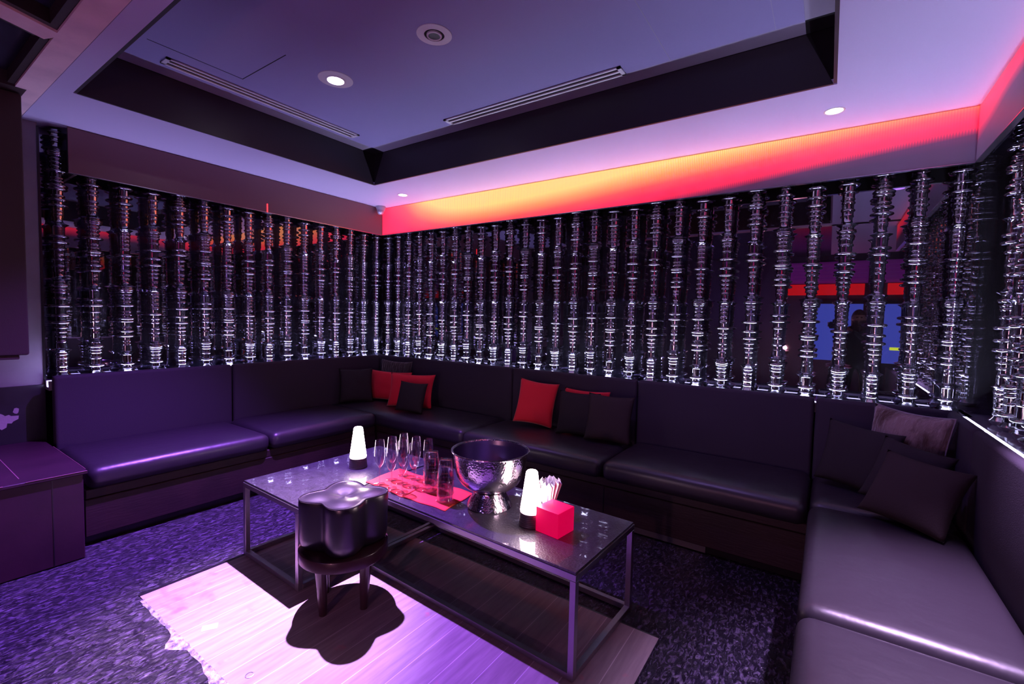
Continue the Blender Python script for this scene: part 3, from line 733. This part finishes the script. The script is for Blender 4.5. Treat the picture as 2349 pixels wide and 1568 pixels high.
tp = [(r_ * 1.22, z_) for r_, z_ in [(0, .110), (.026, .110), (.0285, .108), (.0292, .100), (.0315, .075), (.0345, .035), (.0366, .007), (.0388, .0045), (.0388, .0015), (.0372, 0), (.0352, .001), (.0328, .035), (.0297, .075), (.0272, .0985), (.0258, .1005), (0, .1005)]]
M['tumbler'] = thinglass('tumbler_glass', (0.93, 0.90, 0.95), 0.16, 0.03)
g0 = MB().lathe(tp, 32).build('tumbler', M['tumbler'], None, True)
g0['category'] = 'glass'; g0['group'] = 'upside-down tumblers'
first = True; lv = ['lowest', 'second lowest', 'second highest', 'topmost']
for si, (x, y, nm) in enumerate(((-1.762, 1.806, 'left'), (-1.607, 1.752, 'right'))):
    for k in range(4):
        o = g0 if first else g0.copy()
        if not first: col.objects.link(o)
        first = False
        o.location = (x + .0006 * k, y, TC + .0365 * k)
        o['label'] = 'upside-down clear tumbler, %s of the %s stack on the red napkin' % (lv[k], nm)

# punch bowl
t_ = thing('wine_cooler_bowl', 'large hammered steel bowl on a flared foot', 'bowl', (-1.395, 1.858, TT))
MB().lathe([(0, .004), (.100, .004), (.116, 0), (.118, .004), (.112, .016), (.096, .045), (.085, .064), (.081, .074), (.080, .078), (.045, .082), (0, .082)], 64).build('foot', M['bowl'], t_, True)
MB().lathe([(0, .083), (.050, .083), (.084, .087), (.118, .100), (.150, .126), (.171, .160), (.182, .20), (.188, .25), (.191, .280), (.198, .284), (.202, .287), (.201, .291), (.193, .291), (.1895, .284)], 72).build('bowl', M['bowl'], t_, True)
M['bowlin'] = pmat('dull_steel_inside', (0.26, 0.24, 0.29), 0.30, metal=1.0)
MB().lathe([(.1893, .284), (.1855, .25), (.179, .20), (.168, .162), (.147, .129), (.116, .104), (.084, .091), (.050, .087), (0, .087)], 72).build('inner_wall', M['bowlin'], t_, True)

# table lamps
def table_lamp(loc, label):
    t = thing('table_lamp', label, 'table lamp', loc, 0, 'small glowing table lamps')
    b_ = MB(); pr = [(0, 0), (.056, 0), (.057, .004)]
    for k in range(7): z = .006 + k * .008; r_ = .056 - .0008 * k; pr += [(r_, z), (r_ - .0012, z + .0035), (r_ - .0002, z + .007)]
    pr += [(.046, .064), (0, .064)]
    b_.lathe(pr, 40).build('lamp_base', M['lampbase'], t, True)
    MB().lathe([(0, .0645), (.0500, .0645), (.0512, .070), (.0445, .12), (.0350, .19), (.0285, .242), (.0268, .250), (.022, .2555), (.012, .2575), (0, .258)], 40).build('lamp_shade', M['lampshade'], t, True)
table_lamp((-2.409, 1.815, TT), 'glowing white cone lamp at the left end, left of the champagne flutes')
table_lamp((-1.107, 1.800, TT), 'glowing white cone lamp between the steel bowl and the red cube')

# red cube
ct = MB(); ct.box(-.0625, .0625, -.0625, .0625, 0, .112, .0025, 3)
o = ct.build('red_cube', M['redcube'], None, True); o.location = (-0.985, 1.812, TT); o.rotation_euler = (0, 0, math.radians(-7))
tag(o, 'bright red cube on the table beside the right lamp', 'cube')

# napkin holder
t_ = thing('napkin_glass', 'clear tumbler holding a fan of white paper napkins behind the red cube', 'napkin holder', (-1.108, 1.968, TT))
MB().lathe([(0, 0), (.030, 0), (.032, .002), (.040, .098), (.0395, .0995), (.0385, .098), (.0305, .006), (0, .006)], 32).build('tumbler', M['clear'], t_, True)
for k in range(12):
    b_ = MB(); a0 = k * 2 * PI / 12 + .3; ht = .165 + .012 * math.sin(k * 2.4); n_ = 7; low = []; up_ = []; 
    for j in range(n_):
        a = a0 + (j / (n_ - 1) - .5) * 1.25
        sc_ = 1 if k % 2 else .72; r1 = (.019 + (.003 if j % 2 else 0)) * sc_; r2 = (.054 + (.010 if j % 2 else -.002)) * sc_
        low.append((r1 * math.cos(a), r1 * math.sin(a), .012)); up_.append((r2 * math.cos(a), r2 * math.sin(a), ht - (.016 if j % 2 else 0) - .028 * abs(j / (n_ - 1) - .5)))
    vl = [b_.b.verts.new(q) for q in low]; vu = [b_.b.verts.new(q) for q in up_]
    for j in range(n_ - 1): b_.b.faces.new((vl[j], vl[j + 1], vu[j + 1], vu[j]))
    o = b_.build('napkin', M['paper'], t_)
    sd = o.modifiers.new('s', 'SOLIDIFY'); sd.thickness = .0008
# small shot candle glass behind the right lamp
t_ = MB().lathe([(0, 0), (.024, 0), (.027, .045), (.026, .045), (.0225, .004), (0, .004)], 24).build('tea_light_glass', M['clear'], None, True)
t_.location = (-1.255, 2.03, TT); tag(t_, 'tiny clear glass behind the left side of the right lamp', 'glass')

# ---------------------------------------------------------------- pillows
def pillow(name, w_, h_, th, mat, center, yaw, lean, roll, label, group, cat='pillow', pipe=False, lump=.5, cushmat=None):
    # front faces -y before rotation; lies in the xz plane
    n = 22; b_ = MB(); F, Bk = [], []
    sd_ = sum(ord(c) for c in label)
    for i in range(n + 1):
        rf, rb = [], []
        for j in range(n + 1):
            u, v = 2 * i / n - 1, 2 * j / n - 1
            e = max(0, 1 - abs(u) ** 2.6) * max(0, 1 - abs(v) ** 2.6)
            pin = 1 - 0.085 * (1 - abs(v) ** 2) * abs(u) ** 3; pin2 = 1 - 0.085 * (1 - abs(u) ** 2) * abs(v) ** 3
            x = u * w_ / 2 * pin; z = v * h_ / 2 * pin2
            d = th / 2 * e ** .45 + .006 * lump * noise.noise(Vector((u * 2.2 + sd_, v * 2.2, 0))) * e
            rf.append((x, -d, z)); rb.append((x, d, z))
        F.append(rf); Bk.append(rb)
    vf = [[b_.b.verts.new(q) for q in r_] for r_ in F]
    vb = [[(vf[i][j] if i in (0, n) or j in (0, n) else b_.b.verts.new(Bk[i][j])) for j in range(n + 1)] for i in range(n + 1)]
    for i in range(n):
        for j in range(n):
            b_.b.faces.new((vf[i][j], vf[i + 1][j], vf[i + 1][j + 1], vf[i][j + 1])); b_.b.faces.new((vb[i][j], vb[i][j + 1], vb[i + 1][j + 1], vb[i + 1][j]))
    me = b_.build(name, mat, None, 'all')
    R_ = Matrix.Rotation(yaw, 4, 'Z') @ Matrix.Rotation(-lean, 4, 'X') @ Matrix.Rotation(roll, 4, 'Y')
    me.matrix_world = Matrix.Translation(center) @ R_
    if pipe:
        pts = [vf_ for vf_ in [F[i][0] for i in range(n)] + [F[n][j] for j in range(n)] + [F[i][n] for i in range(n, 0, -1)] + [F[0][j] for j in range(n, 0, -1)]]
        pp = MB().tube(pts, .0035, 6, close=True).build('piping', M['piping'], me, True)
    return tag(me, label, cat, group)
G1, G2, G3 = 'pillows in the left corner', 'pillows in the middle of the back bench', 'pillows piled in the right corner'
D = math.radians
def pil(cx_, cy_, w_, h_, yaw, lean, roll, mat, label, group, th=.10, **kw):
    # z so that the lower edge touches the seat
    hz = (h_ / 2 * abs(math.cos(roll)) + w_ / 2 * abs(math.sin(roll))) * math.cos(lean) * .97
    pillow('pillow', w_, h_, th, mat, (cx_, cy_, ZT + .013 + hz), yaw, lean, roll, label, group, **kw)
pil(-4.05, 3.02, .34, .36, D(56), D(14), 0, M['pillow'], 'black pillow against the left bench backrest near the room corner', G1)
pil(-3.88, 3.40, .50, .43, D(0), D(5), 0, M['furdark'], 'large dark furry pillow behind the two red pillows', G1, th=.07)
pil(-3.84, 3.28, .60, .32, D(5), D(10), D(-1), M['red'], 'red pillow, left one of the pair in the corner', G1, th=.09)
pil(-3.41, 3.19, .52, .34, D(14), D(14), D(-1), M['red'], 'red pillow with crumpled top edge behind the small black pillow', G1, th=.09)
pil(-3.24, 3.04, .30, .29, D(15), D(18), D(2), M['pillow'], 'small black pillow leaning on the red pillows', G1, th=.10)
pil(-2.02, 3.32, .34, .38, D(22), D(14), D(7), M['red'], 'red pillow leaning alone on the back bench', G2, th=.10)
pil(-1.60, 3.41, .40, .35, D(2), D(6), 0, M['red'], 'red pillow almost hidden behind two black pillows, only its tip showing', G2, th=.05)
pil(-1.61, 3.29, .34, .35, D(8), D(14), 0, M['pillow'], 'black pillow touching the single red pillow', G2)
pil(-1.33, 3.25, .35, .36, D(12), D(16), D(2), M['pillow2'], 'brown-black pillow right of the other middle pillows', G2)
pil(0.17, 3.19, .36, .36, D(-20), D(16), D(5), M['pillow'], 'black pillow at the left of the right corner pile', G3)
pil(0.375, 3.25, .38, .47, D(-36), D(8), D(2), M['fur'], 'grey-brown furry pillow with grey piping at the back of the pile', G3, th=.14, pipe=True, lump=2)
pil(0.355, 2.985, .30, .34, D(-22), D(26), D(10), M['pillow'], 'black pillow in the middle of the right corner pile', G3)
pil(0.365, 2.80, .35, .34, D(-31), D(34), D(4), M['pillow2'], 'large brown-black pillow in front of the right corner pile', G3, th=.12)

# ---------------------------------------------------------------- ceiling fittings
def spot_fitting(loc, label, lens_mat, r=.055, lf=.40):
    t = thing('ceiling_spotlight', label, 'ceiling light', loc, 0, 'spotlights in the ceiling recess')
    MB().lathe([(r * .72, 0), (r * 1.25, 0), (r * 1.25, -.004), (r * .72, -.006)], 40, closed=True).build('trim_ring', M['white_plastic'], t, True)
    MB().lathe([(r * (lf + .02), -.002), (r * (lf + .14), -.002), (r * (lf + .14), -.010), (r * (lf + .02), -.012)], 32, closed=True).build('gimbal_ring', M['white_plastic'], t, True)
    MB().lathe([(0, -.001), (r * .74, -.001), (r * .74, -.002), (0, -.002)], 32).build('recess', M['void'], t, True)
    MB().lathe([(0, -.005), (r * lf, -.005), (r * lf, -.009), (0, -.011)], 32).build('lens', lens_mat, t, True)
    return t
s1 = spot_fitting((-2.68, 1.83, ZC), 'blazing violet-white spotlight in the ceiling recess', M['lens'], .085, .58)
s2 = spot_fitting((-1.81, 1.83, ZC), 'unlit white ring spotlight in the ceiling recess', M['black'], .075)
s3 = spot_fitting((-0.94, 1.83, ZC), 'spotlight in the ceiling recess just above the picture edge', M['lens2'], .075)
for l_, f_ in ((key, s1), (hot, s1), (dim, s3)):
    mw = l_.matrix_basis.copy(); l_.parent = f_; l_.matrix_parent_inverse = Matrix.Translation(-Vector(f_.location))
def downlight(loc, label):
    t = thing('downlight', label, 'ceiling light', loc, 0, 'small downlights in the lower ceiling')
    MB().lathe([(.043, 0), (.052, 0), (.050, -.004), (.043, -.003)], 32, closed=True).build('trim_ring', M['white_plastic'], t, True)
    MB().lathe([(0, -.0005), (.043, -.0005), (.043, -.002), (0, -.002)], 32).build('lens', M['lens2'], t, True)
downlight((-3.634, 3.258, ZS), 'small round downlight near the room corner')
downlight((-0.033, 3.235, ZS), 'round downlight above the right end of the glowing screen')
M['lens3'] = emat('violet_lens', (0.35, 0.15, 1.0), 8.0)
vt = thing('downlight', 'violet downlight above the right bench, just outside the picture', 'ceiling light', (0.45, 2.2, ZS))
MB().lathe([(.043, 0), (.055, 0), (.053, -.004), (.043, -.003)], 32, closed=True).build('trim_ring', M['white_plastic'], vt, True)
MB().lathe([(0, -.0005), (.043, -.0005), (.043, -.002), (0, -.002)], 32).build('lens', M['lens3'], vt, True)
violet.parent = vt; violet.matrix_parent_inverse = Matrix.Translation(-Vector(vt.location))
def vent(loc, L_, rz, label):
    t = thing('air_vent', label, 'air vent', loc, rz, 'slot vents in the ceiling recess'); w_ = .10
    MB().box(0, L_, 0, w_, -.003, 0).build('backing', M['void'], t)
    f = MB(); f.box(-.012, L_ + .012, 0, .014, -.010, 0); f.box(-.012, L_ + .012, w_ - .014, w_, -.010, 0); f.box(-.012, .012, 0, w_, -.010, 0); f.box(L_ - .012, L_ + .012, 0, w_, -.010, 0)
    f.build('frame', M['white_plastic'], t)
    for y in (.042,): MB().box(0.0, L_, y, y + .016, -.009, -.003).build('blade', M['white_plastic'], t)
vent((-2.49, 2.640, ZC), 1.39, 0, 'long slot vent along the back edge of the ceiling recess')
vent((-3.315, 1.14, ZC), 1.34, PI / 2, 'long slot vent along the left edge of the ceiling recess')
t_ = thing('security_camera', 'small grey dome security camera in the room corner under the ceiling', 'camera', (-4.235, 3.475, ZS))
MB().lathe([(0, 0), (.052, 0), (.055, -.010), (.050, -.022), (.040, -.048), (0, -.05)], 32).build('mount', M['cam_grey'], t_, True)
rm = Matrix.Translation((0.006, -0.010, -.060)) @ Vector((.55, -.45, -.70)).to_track_quat('-Z', 'Y').to_matrix().to_4x4()
MB().lathe([(0, .034), (.020, .030), (.034, .014), (.037, 0), (.034, -.016), (.026, -.026), (.024, -.028), (0, -.028)], 32, mat=rm).build('ball', M['cam_grey'], t_, True)
MB().lathe([(0, -.038), (.012, -.036), (.024, -.029), (.024, -.027), (0, -.027)], 24, mat=rm).build('lens', M['cam_lens'], t_, True)

# floor details
tag(MB().box(-.03, .03, -.02, .02, 0, .0008).build('tape_patch', M['tape'], None), 'small white tape patch on the wooden floor', 'tape')
o = col.objects['tape_patch']; o.location = (-2.19, .875, .0003); o.rotation_euler = (0, 0, D(60))
o = MB().lathe([(0, 0), (.016, 0), (.016, .0015), (.012, .002), (.012, .001), (0, .001)], 24).build('floor_fixing', M['steel'], None, True); o.location = (-1.771, .844, .0002)
tag(o, 'small round metal fixing in the wooden floor', 'floor fixing')

# ---------------------------------------------------------------- the club behind, seen only in the mirrors
YF = -2.95
struct(MB().box(-4.6, 3.4, YF - .12, YF, 0, ZC + .05).build('wall_front', M['clubwall']))
struct(MB().box(3.3, 3.4, YF, 0.3, 0, ZC + .05).build('wall_right', M['clubwall']))
struct(MB().box(0.95, 3.4, 0.18, 0.3, 0, ZC + .05).build('wall_right', M['clubwall']))
struct(MB().box(-4.5, -2.9, YE - 1.5, YE - 1.4, 0, ZC + .05).build('wall_front', M['clubwall']))
for i, (x0, x1) in enumerate(((-0.22, 0.50), (0.80, 1.42))):
    d_ = MB(); d_.box(x0 - .05, x0, YF, YF + .06, 0, 1.85); d_.box(x1, x1 + .05, YF, YF + .06, 0, 1.85); d_.box(x0 - .05, x1 + .05, YF, YF + .06, 1.80, 1.86)
    o = struct(d_.build('door_%d' % (i + 1), M['brown_frame']))
    MB().box(x0, x1, YF, YF + .02, 0.75, 1.80).build('glass_pane', M['bluewin'], o)
    MB().box(x0, x1, YF, YF + .03, 0.0, 0.75).build('lower_panel', M['clubwall'], o)
def sign(name, x0, x1, z0, z1, mat, label, cat): 
    o = MB().box(x0, x1, YF + .06, YF + .10, z0, z1, .004, 1).build(name, mat); return tag(o, label, cat)
sign('light_box', -0.70, 0.50, 1.96, 2.16, M['redglow'], 'red light box over the left glass door, seen in the mirror', 'light box')
sign('light_box', 0.82, 1.50, 1.96, 2.16, M['redglow'], 'red light box over the right glass door, seen in the mirror', 'light box')
sign('light_strip', 0.60, 0.68, 0.75, 1.75, M['redglow'], 'upright red light strip between the glass doors, seen in the mirror', 'light strip')
sign('light_sign', 0.90, 1.04, 0.99, 1.04, M['yellow'], 'small yellow light on the right glass door, seen in the mirror', 'light')
for i, (x0, x1) in enumerate(((-0.62, 0.52), (0.78, 1.6))):
    t_ = thing('slatted_grille', 'purple slatted grille above the %s red light box, seen in the mirror' % ('left', 'right')[i], 'grille', (0, YF, 0))
    for k in range(5): MB().box(x0, x1, .02, .06, 2.22 + .07 * k, 2.265 + .07 * k).build('slat', M['purple_slat'], t_)
    MB().box(x0 - .03, x1 + .03, 0, .02, 2.18, 2.58).build('back_board', M['purple_slat'], t_)

# photographer reflected in the back mirror: stands behind a camera on a tripod
t_ = thing('tripod_camera', 'black camera on a tripod reflected in the back mirror', 'camera', (0, 0, 0))
fw = Vector((-.5659, .8228, -.05)).normalized(); rt = Vector((.823, .5676, 0)).normalized()
c0 = Vector((0, 0, 1.4)) - fw * .10
Rc = Matrix((( rt.x, fw.x, 0), (rt.y, fw.y, 0), (0, 0, 1))).to_4x4()
MB().box(-.07, .07, -.035, .035, -.05, .045, .012, 3, Matrix.Translation(c0 - fw * .04) @ Rc).build('camera_body', M['black'], t_, True)
MB().box(-.03, .03, -.03, .03, .04, .075, .01, 2, Matrix.Translation(c0 - fw * .04) @ Rc).build('viewfinder', M['black'], t_, True)
MB().tube([c0 - fw * .01, c0 + fw * .02, c0 + fw * .055], [.030, .034, .037], 24).build('lens', M['black'], t_, True)
bt = c0 - fw * .04
MB().tube([bt - Vector((0, 0, .05)), Vector((bt.x, bt.y, .85))], .014, 12).build('centre_post', M['black'], t_)
for k in range(3):
    a = 2 * PI * k / 3
    MB().tube([(bt.x, bt.y, 1.0), (bt.x + .30 * math.cos(a), bt.y + .30 * math.sin(a), 0.0)], [.013, .010], 10).build('leg', M['black'], t_)
def skin(name, verts, edges, mat, parent, sub=2):
    me = bpy.data.meshes.new(name); me.from_pydata([v[:3] for v in verts], edges, [])
    o = bpy.data.objects.new(name, me); col.objects.link(o)
    md = o.modifiers.new('skin', 'SKIN'); md.use_smooth_shade = True
    for i, v in enumerate(verts):
        r_ = v[3] if len(v) > 3 else .03
        ry = v[4] if len(v) > 4 else r_
        me.skin_vertices[0].data[i].radius = (r_, ry)
    me.skin_vertices[0].data[0].use_root = True
    sb_ = o.modifiers.new('sub', 'SUBSURF'); sb_.levels = sub; sb_.render_levels = sub
    me.materials.append(mat); 
    if parent: o.parent = parent
    return o
px, py = 0.34, -0.52
P_ = [(px, py, .95, .14, .10), (px, py, 1.05, .13, .09), (px, py + .02, 1.20, .15, .10), (px, py + .05, 1.32, .15, .09), (px, py + .07, 1.40, .055), (px, py + .09, 1.46, .05),
      (px - .17, py + .04, 1.33, .055), (px - .24, py + .14, 1.12, .045), (px - .17, py + .33, 1.28, .034), (px - .13, py + .39, 1.33, .024),
      (px + .17, py + .04, 1.33, .055), (px + .23, py + .16, 1.12, .045), (px + .00, py + .32, 1.27, .034), (px - .07, py + .39, 1.33, .024),
      (px - .10, py, .88, .095), (px - .11, py + .03, .48, .06), (px - .11, py, .08, .04), (px - .12, py + .14, .035, .035),
      (px + .10, py, .88, .095), (px + .12, py + .02, .48, .06), (px + .12, py - .02, .08, .04), (px + .13, py + .12, .035, .035)]
E_ = [(0, 1), (1, 2), (2, 3), (3, 4), (4, 5), (3, 6), (6, 7), (7, 8), (8, 9), (3, 10), (10, 11), (11, 12), (12, 13), (0, 14), (14, 15), (15, 16), (16, 17), (0, 18), (18, 19), (19, 20), (20, 21)]
person = skin('person', P_, E_, M['clothes'], None)
tag(person, 'person in dark clothes holding a camera, reflected in the back mirror', 'person')
hd = MB(); hc = Vector((px, py + .12, 1.50))
bmesh.ops.create_uvsphere(hd.b, u_segments=28, v_segments=20, radius=1)
for v in hd.b.verts:
    x, y, z = v.co
    k = 1.0 if z > -.1 else 1.0 + .28 * (z + .1)
    yy = y
    v.co = Vector((x * .072 * k, yy * .088 * (1 if y < 0 else k * 1.0), z * .108))
    if y > .8 and abs(x) < .22: v.co.y += .020 * math.exp(-((z + .12) / .18) ** 2) * (1 - abs(x) / .22)      # nose
    if y > .6 and .2 < abs(x) < .55 and .0 < z < .3: v.co.y -= .007                                         # eye sockets
    if y > .8 and abs(x) < .4 and -.5 < z < -.35: v.co.y += .004                                            # mouth
    if abs(x) > .93 and -.2 < z < .25 and abs(y) < .35: v.co.x *= 1.18                                      # ears
hd = hd.build('head', M['skin'], person, 'all'); hd.location = hc
hr = MB(); bmesh.ops.create_uvsphere(hr.b, u_segments=28, v_segments=20, radius=1)
for v in hr.b.verts:
    x, y, z = v.co
    front = y > .05 and z < .55
    s_ = .94 if front else 1.16
    v.co = Vector((x * .075 * s_, y * .090 * s_, z * .112 * s_ - (.05 if (z < -.2 and not front) else 0)))
hr = hr.build('hair', M['hair'], person, 'all'); hr.location = hc
for sx in (-1, 1):      # hands on the camera body
    w0 = Vector(P_[9][:3]) if sx < 0 else Vector(P_[13][:3])
    q = c0 - fw * .04 + rt * (.068 * sx)
    d = (q - w0)
    hv = [(*w0, .022), (*(w0 + d * .45), .030, .018), (*(w0 + d * .75), .030, .016)]
    he = [(0, 1), (1, 2)]
    for f in range(4):
        b0 = w0 + d * .75 + Vector((0, 0, .024 - .016 * f)); i0 = len(hv)
        hv += [(*(b0 + d * .18), .0085), (*(b0 + d * .36 + fw * .022), .008), (*(b0 + d * .36 - rt * (.018 * sx) + fw * (.040 - .003 * f)), .007)]
        he += [(2, i0), (i0, i0 + 1), (i0 + 1, i0 + 2)]
    i0 = len(hv); tb = w0 + d * .5
    hv += [(*(tb + Vector((0, 0, .03)) - rt * (.012 * sx)), .010), (*(tb + d * .3 + Vector((0, 0, .045)) - rt * (.025 * sx)), .009)]
    he += [(1, i0), (i0, i0 + 1)]
    skin('hand', hv, he, M['skin'], person, 1)
for l_, lab in ((fill, 'violet stage light added out of view behind the photographer'), (fill2, 'pink stage light added low and out of view behind the photographer')):
    q = Vector(l_.location)
    t_ = thing('fill_light', lab, 'stage light', (q.x, q.y, 0))  # made-up stand and housing for each added fill light
    MB().lathe([(0, 0), (.16, 0), (.16, .012), (.02, .02), (.014, .03), (.014, q.z - .10), (0, q.z - .10)], 24).build('stand', M['black'], t_, True)
    MB().lathe([(0, -.10), (.05, -.10), (.07, -.05), (.06, -.05), (.04, -.085), (0, -.085)], 24, (0, 0, q.z)).build('housing', M['black'], t_, True)
    l_.parent = t_; l_.matrix_parent_inverse = Matrix.Translation(-Vector(t_.location))
